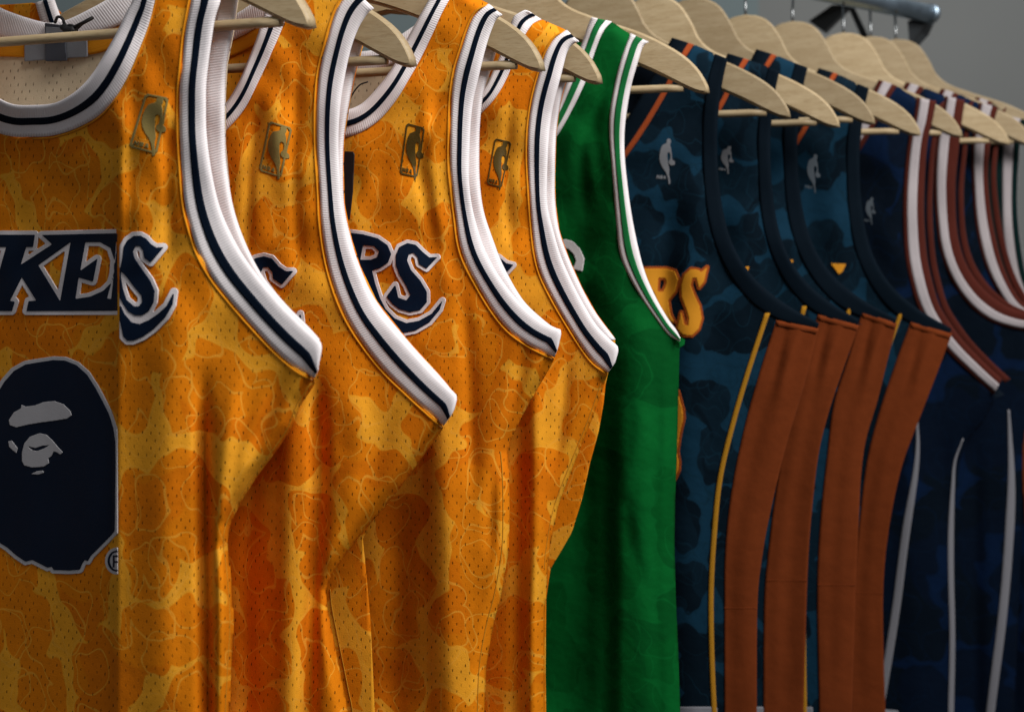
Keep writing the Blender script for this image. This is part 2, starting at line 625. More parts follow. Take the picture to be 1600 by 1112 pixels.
        fc = [[r * n + c, (r + 1) * n + c, (r + 1) * n + c + 1, r * n + c + 1] for r in range(m - 1) for c in range(n - 1)]
        # make the faces look at the viewer's side
        q = fc[len(fc) // 2]
        nrm = np.cross(V[q[1]] - V[q[0]], V[q[2]] - V[q[0]])
        if nrm[1] > 0:
            fc = [f[::-1] for f in fc]
        return link(name, V, fc, mat, parent or self.root, uv=U, solid=solid, offset=-1.0)

    def cord(self, name, line, mat, efn, r=0.0011, off=0.0006, n=70, parent=None):
        p = spline(line, n)
        path = self.P(p[:, 0], p[:, 1], efn(p[:, 0], p[:, 1]) + off)
        V, fc = tube_geo(path, r, 6)
        uv = np.repeat(np.stack([np.zeros(n), np.arange(n) * 0.004], 1), 6, 0)
        return link(name, V, fc, mat, parent or self.root, uv=uv)


def smooth01(x):
    x = np.clip(x, 0, 1)
    return x * x * (3 - 2 * x)


def mirror(pts, xc, k=0.92):
    return [(xc - (x - xc) * k, HOR + (y - HOR) * (1 - (1 - k) * min(1, max(0, (x - xc) / 200)))) for x, y in reversed(pts)]


def both(pts, xc):
    return mirror(pts, xc)[:-1] + list(pts)


def shift_path(pts, a0, a1, b0, b1):
    """carry a path whose ends are a0 -> a1 to ends b0 -> b1"""
    kx = (b1[0] - b0[0]) / (a1[0] - a0[0])
    ky = (b1[1] - b0[1]) / (a1[1] - a0[1])
    return [(b0[0] + (x - a0[0]) * kx, b0[1] + (y - a0[1]) * ky) for x, y in pts]


# ------------------------------------------------------------------ setting: wall
def box(name, c, s, mat, parent=None, bev=0.0, rz=0.0):
    x, y, z = (v / 2 for v in s)
    V = [(-x, -y, -z), (x, -y, -z), (x, y, -z), (-x, y, -z), (-x, -y, z), (x, -y, z), (x, y, z), (-x, y, z)]
    Fc = [[0, 3, 2, 1], [4, 5, 6, 7], [0, 1, 5, 4], [1, 2, 6, 5], [2, 3, 7, 6], [3, 0, 4, 7]]
    o = link(name, V, Fc, mat, parent, smooth=False)
    o.location = c
    o.rotation_euler[2] = rz
    if bev:
        b = o.modifiers.new('bevel', 'BEVEL')
        b.width = bev
        b.segments = 2
    return o


wl = box('wall', (0.6, 2.75, 1.5), (7.0, 0.1, 3.0), 'wall')
wl['kind'] = 'structure'
sl = box('wall_panel', (-1.14, 2.6, 1.5), (3.6, 0.06, 3.0), 'slate')
sl['kind'] = 'structure'

# ------------------------------------------------------------------ clothes rail
RD = np.array([1.0, RAIL_SL]) / math.hypot(1, RAIL_SL)
rail = empty('clothes_rail', (RAIL_END[0], RAIL_END[1], RAIL_Z), 'round steel clothes rail with black angled bracket above the wooden hangers', 'clothes rail')
ro = np.array(rail.location)
a3 = np.array([*(RAIL_END - RD * 1.75), RAIL_Z]) - ro
b3 = np.array([*(RAIL_END + RD * 0.0), RAIL_Z]) - ro
V, fc = tube_geo([a3 + (b3 - a3) * t for t in np.linspace(0, 1, 12)], 0.0145, 24)
link('tube', V, fc, 'steel', rail)
V, fc = tube_geo([b3 + np.array([*(RD * d), 0]) for d in (-0.004, 0.004, 0.006)], 0.0158, 24)
link('end_cap', V, fc, 'steel', rail)


def at3(px, py, Y):
    return np.array([(px - 800) * Y / F, Y, EYE - (py - HOR) * Y / F])


def prism(name, pts3, ext, mat, parent, o0):
    n = len(pts3)
    A = [arr(p) - o0 for p in pts3]
    B = [a + arr(ext) for a in A]
    Fc = [list(range(n))[::-1], [n + i for i in range(n)]] + [[i, (i + 1) % n, n + (i + 1) % n, n + i] for i in range(n)]
    return link(name, A + B, Fc, mat, parent, smooth=False)


prism('gusset_plate', [at3(1418, 33, 1.53), at3(1452, 26, 1.56), at3(1440, 52, 1.56), at3(1421, 72, 1.53), ], (0.02, 0.02, 0), 'iron', rail, ro)
prism('bracket_arm', [at3(1300, 8, 1.56), at3(1330, 8, 1.56), at3(1288, 50, 1.60), at3(1264, 33, 1.60)], (0.01, 0.02, 0), 'iron', rail, ro)
prism('brace', [at3(1324, 10, 1.56), at3(1334, 10, 1.56), at3(1362, 68, 1.62), at3(1350, 68, 1.62)], (0.006, 0.012, 0), 'iron', rail, ro)

# ------------------------------------------------------------------ hangers
HW, HH = 0.222, 0.172
TOPE = [(0, .163), (.018, .160), (.034, .150), (.048, .129), (.058, .109), (.076, .093), (.112, .078), (.155, .062), (.190, .043), (.210, .026), (.221, .008), (.2225, .001)]
BOTE = [(.2225, .001), (.214, .0005), (.200, .006), (.165, .024), (.120, .044), (.080, .060), (.040, .072), (0, .078)]


def hanger_board_mesh():
    t = spline(TOPE, 40)
    b = spline(BOTE, 36)
    right = np.vstack([t, b[1:]])
    left = right[1:-1][::-1] * np.array([-1, 1])
    poly = np.vstack([right, left])
    poly[:, 1] *= HH / 0.163
    step = 0.003
    # rounded board: three outlines, inset at the faces
    c = poly
    d = np.roll(c, -1, 0) - np.roll(c, 1, 0)
    nrm = np.stack([d[:, 1], -d[:, 0]], 1)
    nrm /= np.linalg.norm(nrm, axis=1)[:, None] + 1e-9
    area2 = np.sum(c[:, 0] * np.roll(c[:, 1], -1) - c[:, 1] * np.roll(c[:, 0], -1))
    if area2 > 0:
        nrm = -nrm
    n = len(c)
    rings = []
    for yy, ins in ((-.0062, .0026), (-.0054, .0010), (-.0040, 0), (.0040, 0), (.0054, .0010), (.0062, .0026)):
        q = c + nrm * ins
        rings.append([(x, yy, z) for x, z in q])
    V = [v for r in rings for v in r]
    Fc = []
    for r in range(5):
        for i in range(n):
            j = (i + 1) % n
            Fc.append([r * n + i, r * n + j, (r + 1) * n + j, (r + 1) * n + i])
    Fc.append([i for i in range(n)])
    Fc.append([5 * n + i for i in range(n)][::-1])
    return V, Fc


def hook_path():
    pts = [(0, HH - 0.01), (0, HH + 0.016)]
    R = 0.0205
    for a in np.linspace(-62, 205, 22):
        w = math.radians(a)
        pts.append((R * math.sin(w) * 1.0 if False else R * math.cos(math.radians(a)), HH + 0.047 + R * math.sin(w)))
    return [(0, 0 * x, z) if False else (0.0, x, z) for x, z in pts]   # the hook lies across the rail


ORD = ['first', 'second', 'third', 'fourth', 'fifth', 'sixth', 'seventh', 'eighth', 'ninth', 'tenth', 'eleventh', 'twelfth', 'thirteenth']
HL = ['pale wooden hanger inside the leftmost gold jersey, its bar crossing the neck opening',
      'pale wooden hanger of the second gold jersey, tip over the third gold neckline',
      'pale wooden hanger of the third gold jersey, tip reaching the fourth gold jersey',
      'pale wooden hanger of the fourth gold jersey, tip in front of the green jersey',
      'pale wooden hanger carrying the green jersey, tip before the navy collar',
      'pale wooden hanger of the navy jersey right beside the green one',
      'pale wooden hanger of the second navy camo jersey from the green one',
      'pale wooden hanger of the third navy camo jersey from the green one',
      'pale wooden hanger of the navy camo jersey next to the red and white trims',
      'pale wooden hanger of the first jersey with red and white trim',
      'pale wooden hanger of the second jersey with red and white trim',
      'pale wooden hanger of the third jersey with red and white trim',
      'rearmost pale wooden hanger nearest the rail end']
hproto = None
for k, (tx, ty, td) in enumerate(TIPS):
    X, Z = (tx - 800) * td / F, (HOR - ty) * td / F + EYE
    wk = 1.10 if k == 0 else 1.0
    loc = (X - HW * wk * UX, td - HW * wk * UY, Z)
    h = empty('wooden_hanger', loc, HL[k], 'hanger', 'wooden hangers on the rail')
    h.rotation_euler[2] = math.atan2(UY, UX)
    if k == 0:
        hV, hF = hanger_board_mesh()
        bd = link('board', hV, hF, 'wood', h)
        for pl in list(bd.data.polygons)[-2:]:
            pl.use_smooth = False
        V, fc = tube_geo([(x, 0, 0.0075) for x in np.linspace(-.196, .196, 24)], 0.0043, 12)
        rd = link('bar', V, fc, 'wood', h)
        V, fc = tube_geo(hook_path(), 0.0019, 8)
        hk = link('hook', V, fc, 'hook', h)
        hproto = (bd, rd, hk)
        h.scale = (wk, 1, 1)
        rd.location = (0, 0.0, 0)
    else:
        for p in hproto:
            c = p.copy()
            COL.objects.link(c)
            c.parent = h
    # the hook swivels so that it hooks over the rail
    for c in h.children:
        if c.name.startswith('hook'):
            c.rotation_euler[2] = 0.0

# ------------------------------------------------------------------ league patch
_TL, _TR, _BL = np.array([370, 65.]), np.array([735, 130.]), np.array([130, 880.])
_A, _B = _TR - _TL, _BL - _TL


def norm_patch(pts):
    m = np.linalg.inv(np.array([_A, _B]).T)
    return [tuple(m @ (arr(p) - _TL)) for p in pts]


FIG = norm_patch([(545, 140), (600, 112), (648, 140), (635, 200), (610, 235), (622, 300), (617, 420), (607, 520), (652, 560), (655, 610), (610, 632), (545, 625), (512, 590), (520, 540),
                  (565, 500), (582, 440), (578, 390), (545, 372), (512, 395), (500, 470), (495, 590), (500, 700), (474, 800), (470, 960), (430, 985), (435, 900), (430, 800), (400, 720),
                  (355, 650), (320, 560), (313, 480), (330, 400), (370, 300), (420, 230), (500, 205), (540, 190)])
NBA = [[(.12, .86), (.12, .94), (.17, .94), (.17, .895), (.24, .94), (.29, .94), (.29, .86), (.24, .86), (.24, .90), (.17, .86)],
       [(.33, .86), (.33, .94), (.44, .94), (.47, .92), (.45, .90), (.47, .88), (.44, .86)],
       [(.50, .94), (.56, .86), (.62, .86), (.66, .94), (.61, .94), (.59, .92), (.56, .92), (.55, .94)]]


def league_patch(g, quad, mat, frame=True):
    q = arr(quad)

    def mp(pts):
        return [tuple((1 - b) * ((1 - a) * q[0] + a * q[1]) + b * ((1 - a) * q[3] + a * q[2])) for a, b in pts]
    fig = g.sheet('league_patch', [mp(FIG)], mat, g.efront, 0.0007, 0.9, solid=0.0004)
    fig['label'] = 'small embroidered basketball player figure'
    for L in NBA:
        g.sheet('letter', [mp(L)], mat, g.efront, 0.0007, 0.7, parent=fig, solid=0.0004)
    if frame:
        def rr(i):
            a, b = i, i * 0.45
            c, d = 0.10, 0.045
            return mp([(a + c, b), (1 - a - c, b), (1 - a, b + d), (1 - a, 1 - b - d), (1 - a - c, 1 - b), (a + c, 1 - b), (a, 1 - b - d), (a, b + d)])
        g.sheet('border', [rr(0.0), rr(0.075)], mat, g.efront, 0.0007, 0.9, parent=fig, solid=0.0004)


def z4(pts, ox, oy, s):
    return [(ox + x / s, oy + y / s) for x, y in pts]


# ------------------------------------------------------------------ the garments
def base_of(k):
    x, y, d = TIPS[k]
    return ((x - 800) * d / F - HW * UX, d - HW * UY, EYE - 0.62)


JG = 'sleeveless jerseys hanging on the rail'


def start(k, label, back=-0.032, **kw):
    kw['back'] = back
    r = empty('basketball_jersey', base_of(k), label, 'jersey', JG)
    return Garment(k, r, **kw)


def dress(g, k, mat, xc, neck_out, shoulder, arm_body, side, bottom=1190, inside_mat='inside', arm_back=None, back_side=None, back_neck=None, close=True):
    """front and rear sheets of a jersey; the right half is traced, the left half mirrors it"""
    g.sh = shoulder
    g.side = [p for p in side] if close else None
    g.join_back = back_side is None
    R = list(neck_out) + list(shoulder) + list(arm_body) + list(side) + [(side[-1][0], bottom)]
    poly = R + mirror(R, xc)
    g.sheet('front_panel', [poly], mat, g.efront, 0.0, 5.0, solid=0.0012)
    bs = back_side or [(x - 6, y) for x, y in side]
    ab = arm_back or [(x + 14, y) for x, y in arm_body]
    bn = back_neck or [(xc, HOR + (neck_out[-1][1] - HOR) * 0.80), ]
    RB = list(bn) + [(x, y + 3) for x, y in shoulder] + list(ab) + list(bs) + [(bs[-1][0], bottom)]
    polyb = RB + mirror(RB, xc)
    # inner face is unprinted, outer face carries the print
    g.sheet('back_panel', [polyb], inside_mat, g.eback, 0.0, 7.0, solid=0.0012, rear=mat)


def striped_band(g, name, A, B, base, stripe, efn, ranges, off=0.0013, **kw):
    t = g.band(name, A, B, base, efn, off=off, **kw)
    kw2 = {k: v for k, v in kw.items() if k not in ('m', 'solid')}
    for (t0, t1, m) in ranges:
        g.band('stripe', A, B, m, efn, t0=t0, t1=t1, off=off + 0.0007, parent=t, m=5, solid=0.0006, **kw2)
    return t


# ---- 1: the leftmost gold jersey -------------------------------------------------
g = start(0, 'leftmost gold camouflage jersey with navy KE and S lettering and large ape head emblem', e0=0.024, back=-0.058)
g.backlow = 0.035
neckO = [(50, 214), (82, 212), (120, 200), (155, 180), (180, 152), (200, 118), (217, 78), (232, 38), (242, 0), (252, -45)]
neckI = [(50, 165), (82, 162), (108, 150), (130, 132), (148, 110), (163, 85), (180, 55), (198, 18), (207, 0), (218, -45)]
armA = [(306, -45), (299, 0), (290, 50), (285, 100), (281, 140), (281, 200), (284, 260), (288, 310), (296, 350), (312, 398), (335, 438), (362, 472), (395, 510), (432, 549), (466, 578), (491, 591)]
armB = [(352, -45), (345, 0), (336, 30), (329, 75), (323, 125), (322, 160), (323, 210), (331, 270), (344, 325), (366, 375), (393, 418), (434, 468), (470, 505), (494, 527), (503, 541), (498, 572)]
backB = [(380, -45), (372, 0), (365, 50), (355, 100), (352, 150), (352, 225), (357, 278), (366, 328), (384, 380), (410, 430), (446, 474), (480, 508), (500, 530)]
backA = [(350, -45), (342, 0), (332, 50), (322, 100), (318, 150), (318, 225), (324, 278), (333, 328), (352, 380), (382, 430), (420, 476), (458, 512), (490, 540)]
side = [(493, 598), (484, 612), (470, 632), (456, 669), (433, 703), (401, 745), (374, 789), (360, 820), (356, 850), (362, 900), (366, 970), (362, 1050), (359, 1112), (358, 1180)]
g.folds = [('tilt', [(183, 90), (183, 1250)], 0.92, 8, 120, 0.100), ('step', [(186, 150), (183, 500), (181, 800), (180, 1250)], 0.012, 2.2, 150),
           ('ridge', [(275, 380), (262, 620), (250, 900), (262, 1250)], 0.010, 34, 200), ('ridge', [(318, 560), (322, 800), (328, 1250)], -0.028, 12, 160),
           ('ridge', [(285, 100), (262, 250), (266, 420)], -0.006, 9, 80), ('ridge', [(214, 60), (205, 250), (200, 420)], -0.004, 10, 80),
           ('ridge', [(372, 560), (345, 760), (342, 1250)], 0.008, 16, 120), ('ridge', [(455, 560), (420, 640), (380, 740)], -0.007, 14, 70),
           ('ridge', [(430, 590), (392, 680), (366, 780)], 0.005, 12, 60)]
dress(g, 0, 'gold0', 50, neckO, [(252, -45), (306, -45)], armA[1:], side, arm_back=backB, back_neck=[(50, 45), (110, 45), (165, 20), (190, -10)])
striped_band(g, 'neck_trim', both(neckO, 50), both(neckI, 50), 'white', None, g.efront, [(.38, .60, 'navystripe')], n=140)
striped_band(g, 'armhole_trim', armA, armB, 'white', None, g.efront, [(.33, .57, 'navystripe')])
g.band('rear_armhole_trim', backA, backB, 'white', lambda x, y: g.efront(x, y) - 0.0095 - 0.022 * smooth01((540 - y) / 250), h=0.002)
g.cord('seam_piping', [(x - 4, y + 2) for x, y in armA], 'goldplain', g.efront, 0.0009)
g.cord('seam_piping', [(x + 1, y + 3) for x, y in neckO], 'goldplain', g.efront, 0.0008, 0.0004)
g.cord('side_seam', [(x - 7, y) for x, y in side], 'thread', g.efront, 0.0004, 0.0005)
g.band('back_neck_trim', [(-70, 20), (-20, 45), (0, 58), (30, 62), (68, 63), (100, 62), (140, 55), (168, 47), (195, 34), (222, 5)], [(-70, -40), (-30, -6), (0, 12), (30, 24), (60, 33), (82, 36), (105, 31), (135, 17), (170, -3), (195, -28)],
       'white', g.eback, off=0.004, h=0.002, curl=0)
g.band('yoke', [(-60, 92), (0, 89), (70, 90), (150, 84), (205, 60)], [(-60, 56), (0, 56), (68, 60), (140, 53), (215, 20)], 'goldplain', g.eback, off=0.0025, h=0.0006, curl=0)
lab = g.sheet('neck_label', [[(38, 62), (135, 56), (136, 89), (38, 96)]], 'label', g.eback, 0.0065, 2.0)
g.sheet('size_tab', [[(70, 36), (99, 40), (104, 95), (71, 96)]], 'labeldark', g.eback, 0.0085, 2.0, parent=lab)
g.sheet('size_tab', [[(71, 42), (99, 44), (100, 61), (71, 62)]], 'label', g.eback, 0.0100, 1.5, parent=lab)

z2 = lambda p: z4(p, 0, 278, 4)
block = z2([(-130, 355), (215, 355), (203, 432), (160, 432), (125, 545), (325, 415), (262, 357), (900, 342), (900, 830), (165, 832), (178, 770), (226, 766), (134, 618), (58, 770), (90, 772), (72, 832), (-130, 830)])
kgap = z2([(-130, 432), (38, 432), (-10, 600), (-130, 600)])
ktri = z2([(236, 545), (442, 398), (375, 774)])
ehol = z2([(530, 402), (625, 402), (690, 438), (716, 520), (712, 602), (694, 655), (645, 705), (560, 742), (468, 756), (488, 622), (578, 648), (606, 505), (498, 582)])
rslit = z2([(724, 398), (733, 400), (694, 757), (666, 753), (708, 600)])
clipL = lambda x, y: x - 183.0
clipR = lambda x, y: 186.5 - x
b = g.sheet('lettering_backing', [block, kgap, ktri, ehol, rslit], 'twwhite', g.efront, 0.0014, 1.5, grow=6.3, clip=clipL, solid=0.0008)
b['label'] = 'white edged navy letters K and E'
g.sheet('letter_fill', [block, kgap, ktri, ehol, rslit], 'twnavy', g.efront, 0.0022, 1.5, parent=b, clip=clipL, solid=0.0007)
Sp = z2([(752, 560), (764, 500), (772, 430), (795, 390), (835, 362), (875, 360), (910, 378), (940, 412), (975, 435), (1022, 432), (940, 529), (900, 500), (893, 455), (872, 427), (842, 427), (828, 460), (838, 503),
         (880, 565), (935, 640), (963, 705), (957, 775), (930, 830), (885, 860), (840, 858), (800, 835), (770, 790), (740, 740), (740, 560)])
Sh = z2([(752, 580), (790, 618), (840, 685), (882, 735), (888, 775), (866, 802), (835, 802), (788, 762), (764, 690), (752, 620)])
Sw = z2([(735, 800), (752, 800), (775, 850), (820, 903), (870, 913), (930, 887), (985, 850), (1040, 800), (1086, 712), (1076, 790), (1030, 870), (960, 942), (890, 992), (830, 1017), (795, 1017), (770, 992), (750, 900), (735, 860)])
b = g.sheet('lettering_backing', [Sp, Sh, Sw], 'twwhite', g.efront, 0.0014, 1.5, grow=6.3, clip=clipR, solid=0.0008)
b['label'] = 'white edged navy letter S with swash'
g.sheet('letter_fill', [Sp, Sh, Sw], 'twnavy', g.efront, 0.0022, 1.5, parent=b, clip=clipR, solid=0.0007)
z3 = lambda p: z4(p, 0, 520, 2.78)
head = z3([(-5, 250), (20, 210), (60, 165), (110, 137), (170, 127), (230, 118), (280, 120), (330, 140), (375, 180), (410, 235), (440, 290), (470, 350), (490, 410), (500, 470), (502, 560), (500, 680),
           (500, 760), (498, 860), (460, 900), (420, 940), (392, 968), (380, 990), (366, 985), (355, 1002), (345, 1027), (300, 1031), (232, 1028), (225, 1014), (205, 1018), (170, 1000), (140, 985), (110, 992), (70, 965),
           (30, 930), (0, 912), (-60, 860), (-110, 780), (-130, 640), (-125, 500), (-80, 360)])
brow = z3([(38, 378), (60, 345), (92, 327), (92, 312), (110, 320), (150, 315), (190, 300), (235, 296), (275, 310), (305, 340), (310, 358), (290, 372), (240, 380), (180, 388), (120, 398), (70, 410), (42, 400)])
muz = z3([(95, 520), (105, 480), (130, 450), (170, 436), (200, 442), (225, 465), (250, 495), (272, 518), (262, 528), (245, 517), (232, 514), (222, 535), (208, 545), (212, 565), (190, 580), (140, 584), (105, 575), (95, 555)])
nos = z3([(117, 490), (140, 497), (155, 499), (185, 489), (215, 487), (190, 502), (160, 513), (138, 509)])
eye = z3([(35, 470), (50, 468), (75, 500), (70, 522), (40, 495)])
chin = z3([(135, 612), (160, 600), (185, 597), (190, 607), (165, 615)])
b = g.sheet('emblem_patch', [head], 'twgrey', g.efront, 0.0014, 1.6, grow=5.8, clip=clipL, solid=0.0008)
b['label'] = 'navy ape head emblem with pale edge'
g.sheet('emblem_fill', [head], 'twnavy', g.efront, 0.0022, 1.6, parent=b, clip=clipL, solid=0.0007)
for nm, pl in (('brow_mark', [brow]), ('muzzle_mark', [muz, nos]), ('eye_mark', [eye]), ('chin_mark', [chin])):
    g.sheet(nm, pl, 'twgrey', g.efront, 0.0029, 1.2, parent=b, solid=0.0005)


def ring(cx, cy, rx, ry, n=28):
    return [(cx + rx * math.cos(2 * math.pi * i / n), cy + ry * math.sin(2 * math.pi * i / n)) for i in range(n)]


b = g.sheet('registered_mark', [ring(182, 876, 18, 21)], 'twgrey', g.efront, 0.0014, 1.2, clip=clipL, solid=0.0008)
g.sheet('ring', [ring(182, 876, 14, 16.5), ring(182, 876, 11.3, 13.6)], 'twnavy', g.efront, 0.0022, 0.8, parent=b, clip=clipL, solid=0.0005)
g.sheet('letter', [[(176, 867), (176, 886), (179, 886), (179, 879), (186, 879), (186, 867)], [(179, 870), (179, 876), (183, 876), (183, 870)]], 'twnavy', g.efront, 0.0022, 0.7, parent=b, clip=clipL, solid=0.0005)
league_patch(g, [(227, 146), (264, 153), (245, 241), (201, 230)], 'patch')
g1 = g

# ---- 2: second gold jersey --------------------------------------------------------
g = start(1, 'second gold camouflage jersey from the left, its armhole hanging lowest', e0=0.020, back=-0.030)
neckO = [(250, 232), (300, 232), (330, 220), (352, 205), (382, 170), (407, 120), (425, 80), (440, 45), (452, 10), (462, -25)]
neckI = [(250, 190), (300, 188), (330, 178), (352, 162), (372, 130), (387, 95), (400, 62), (410, 30), (420, 0), (430, -30)]
armA = [(550, -20), (532, 2), (520, 32), (510, 68), (500, 110), (496, 150), (495, 188), (496, 240), (500, 300), (502, 345), (511, 405), (524, 453), (543, 498), (569, 539), (602, 580), (640, 617), (674, 648), (693, 665)]
armB = [(584, 14), (574, 22), (559, 47), (547, 82), (537, 130), (531, 175), (529, 225), (532, 285), (537, 330), (547, 380), (564, 430), (588, 479), (617, 515), (649, 551), (680, 585), (703, 607), (714, 619), (710, 640)]
backB = [(584, 22), (570, 60), (556, 110), (546, 160), (538, 210), (536, 260), (538, 320), (548, 370), (562, 415), (588, 470), (640, 535), (690, 590), (710, 615)]
backA = [(x - 28, y + 6) for x, y in backB]
side = [(692, 670), (660, 714), (622, 766), (590, 805), (562, 837), (538, 868), (518, 898), (509, 920), (512, 950), (524, 1010), (537, 1075), (544, 1112), (550, 1180)]
g.folds = [('tilt', [(475, 480), (460, 700), (452, 1250)], 0.70, 25, 160, 0.04), ('ridge', [(497, 560), (500, 760), (488, 960), (480, 1250)], -0.024, 13, 120), ('ridge', [(450, 560), (448, 800), (440, 1250)], 0.006, 30, 150),
           ('ridge', [(545, 560), (560, 700), (540, 860)], 0.009, 26, 100), ('ridge', [(410, 120), (390, 260), (385, 420)], -0.006, 9, 80),
           ('ridge', [(470, 60), (458, 250), (470, 450)], -0.006, 10, 80), ('ridge', [(430, 100), (428, 300)], 0.005, 14, 80),
           ('ridge', [(620, 620), (580, 740), (530, 880)], -0.004, 18, 80), ('ridge', [(400, 700), (385, 900), (388, 1250)], -0.006, 14, 100)]
dress(g, 1, 'gold1', 250, neckO, [(462, -25), (500, -22), (550, -20)], armA[1:], side, arm_back=backB, inside_mat='gold3',
      back_side=[(640, 700), (590, 790), (566, 842), (572, 900), (578, 968), (582, 1050), (585, 1112), (590, 1180)], back_neck=[(250, 70), (330, 60), (390, 30), (425, -10)])
striped_band(g, 'neck_trim', both(neckO, 250), both(neckI, 250), 'white', None, g.efront, [(.40, .60, 'navystripe')], n=140)
striped_band(g, 'armhole_trim', armA, armB, 'white', None, g.efront, [(.37, .56, 'navystripe')])
g.band('rear_armhole_trim', backA, backB, 'white', lambda x, y: g.efront(x, y) - 0.0085 - 0.016 * smooth01((620 - y) / 300), h=0.002)
g.cord('seam_piping', [(x - 4, y + 2) for x, y in armA], 'goldplain', g.efront, 0.0009)
g.cord('side_seam', [(x + 7, y) for x, y in side[7:]], 'thread', g.eback, 0.0004, 0.0008)
g.band('back_neck_trim', [(200, 78), (300, 78), (345, 70), (375, 58), (402, 42), (425, 20)], [(200, 42), (300, 42), (345, 34), (372, 20), (398, 2), (415, -20)], 'white', g.eback, off=0.004, h=0.002, curl=0)
g.band('yoke', [(200, 104), (300, 104), (350, 92), (400, 70), (430, 40)], [(200, 76), (300, 76), (345, 68), (395, 44), (430, 15)], 'goldplain', g.eback, off=0.0025, h=0.0006, curl=0)
z5 = lambda p: z4(p, 300, 278, 2.78)
Sq = z5([(200, 420), (225, 385), (255, 358), (280, 347), (310, 341), (345, 350), (375, 385), (405, 405), (439, 404), (388, 463), (352, 438), (348, 410), (330, 388), (308, 388), (298, 410), (310, 450), (360, 520), (300, 560), (240, 500)])
Sq2 = z5([(400, 690), (440, 645), (470, 590), (475, 625), (455, 670), (420, 710)])
b = g.sheet('lettering_backing', [Sq, Sq2], 'twwhite', g.efront, 0.0014, 1.5, grow=5.6, solid=0.0008)
b['label'] = 'upper part of a white edged navy letter S'
g.sheet('letter_fill', [Sq, Sq2], 'twnavy', g.efront, 0.0022, 1.5, parent=b, solid=0.0007)
league_patch(g, [(420, 189), (457, 200), (439, 278), (404, 267)], 'patch')

# ---- 3: third gold jersey ----------------------------------------------------------
g = start(2, 'third gold camouflage jersey from the left, with navy RS lettering', e0=0.019, back=-0.055)
neckO = [(510, 218), (539, 215), (567, 205), (595, 185), (620, 155), (640, 122), (657, 92), (675, 55), (690, 22), (704, -4), (714, -22)]
neckI = [(510, 176), (541, 172), (565, 162), (587, 140), (606, 116), (619, 95), (634, 65), (650, 35), (671, -2), (682, -24)]
armA = [(764, 6), (750, 13), (740, 26), (730, 50), (722, 75), (712, 108), (707, 140), (705, 175), (704, 212), (704, 260), (708, 300), (713, 340), (718, 378), (728, 410), (746, 444), (770, 484), (797, 517), (826, 538), (852, 552), (866, 558)]
armB = [(785, 24), (776, 30), (769, 45), (762, 65), (754, 95), (747, 125), (740, 155), (736, 188), (734, 230), (733, 278), (737, 318), (745, 352), (758, 390), (776, 425), (797, 455), (820, 480), (848, 502), (868, 512), (877, 517), (873, 540)]
backB = [(785, 32), (778, 70), (766, 110), (755, 150), (750, 195), (749, 240), (750, 285), (756, 330), (770, 373), (788, 418), (817, 468), (850, 500), (872, 516)]
backA = [(x - 25, y + 6) for x, y in backB]
side = [(864, 566), (855, 582), (838, 610), (815, 652), (797, 690), (793, 705), (796, 740), (797, 800), (795, 860), (784, 925), (770, 980), (760, 1040), (757, 1112), (757, 1180)]
g.folds = [('tilt', [(690, 520), (700, 700), (715, 1250)], 0.85, 40, 200, 0.045), ('ridge', [(625, 760), (620, 900), (618, 1250)], -0.012, 26, 120), ('ridge', [(690, 600), (700, 800), (705, 1250)], 0.010, 40, 160),
           ('ridge', [(830, 500), (806, 620), (770, 760), (765, 900)], -0.008, 12, 80), ('ridge', [(700, 110), (655, 260), (690, 420)], -0.006, 10, 80),
           ('ridge', [(660, 120), (680, 300), (700, 480)], 0.005, 12, 80), ('ridge', [(720, 420), (735, 600), (740, 800)], -0.006, 12, 100),
           ('ridge', [(600, 240), (590, 330)], -0.005, 16, 40)]
dress(g, 2, 'gold2', 510, neckO, [(714, -22), (740, -6), (764, 6)], armA[1:], side, arm_back=backB, back_neck=[(510, 95), (590, 90), (640, 62), (672, 10)])
striped_band(g, 'neck_trim', both(neckO, 510), both(neckI, 510), 'white', None, g.efront, [(.40, .60, 'navystripe')], n=140)
striped_band(g, 'armhole_trim', armA, armB, 'white', None, g.efront, [(.36, .58, 'navystripe')])
g.band('rear_armhole_trim', backA, backB, 'white', lambda x, y: g.efront(x, y) - 0.0085 - 0.016 * smooth01((520 - y) / 250), h=0.002)
g.cord('seam_piping', [(x - 4, y + 2) for x, y in armA], 'goldplain', g.efront, 0.0009)
g.cord('side_seam', [(x - 11, y) for x, y in side[5:]], 'thread', g.efront, 0.0004, 0.0005)
g.band('back_neck_trim', [(480, 112), (540, 113), (590, 109), (622, 94), (650, 70), (672, 36)], [(480, 82), (540, 82), (592, 76), (630, 52), (655, 33), (672, 5)], 'white', g.eback, off=0.004, h=0.002, curl=0)
Rp = z5([(640, 238), (680, 238), (740, 245), (805, 262), (848, 292), (864, 330), (850, 368), (815, 392), (780, 402), (795, 460), (815, 520), (840, 570), (880, 610), (930, 630), (985, 620), (1040, 590), (1087, 533), (1075, 572),
         (1030, 627), (970, 662), (910, 674), (860, 652), (820, 612), (780, 540), (745, 440), (715, 330), (640, 330)])
Rh = z5([(742, 292), (790, 297), (812, 320), (803, 345), (775, 356), (730, 356)])
Ss = z5([(885, 335), (900, 300), (935, 283), (970, 290), (1000, 320), (1030, 345), (1064, 344), (1018, 394), (985, 374), (980, 345), (960, 325), (940, 332), (933, 358), (950, 400), (990, 445), (1019, 495), (1019, 540), (990, 574),
         (945, 583), (900, 570), (868, 545), (845, 515), (882, 465), (895, 520), (930, 532), (948, 510), (930, 470), (900, 420), (885, 380)])
b = g.sheet('lettering_backing', [Rp, Rh, Ss], 'twwhite', g.efront, 0.0014, 1.4, grow=5.3, solid=0.0008)
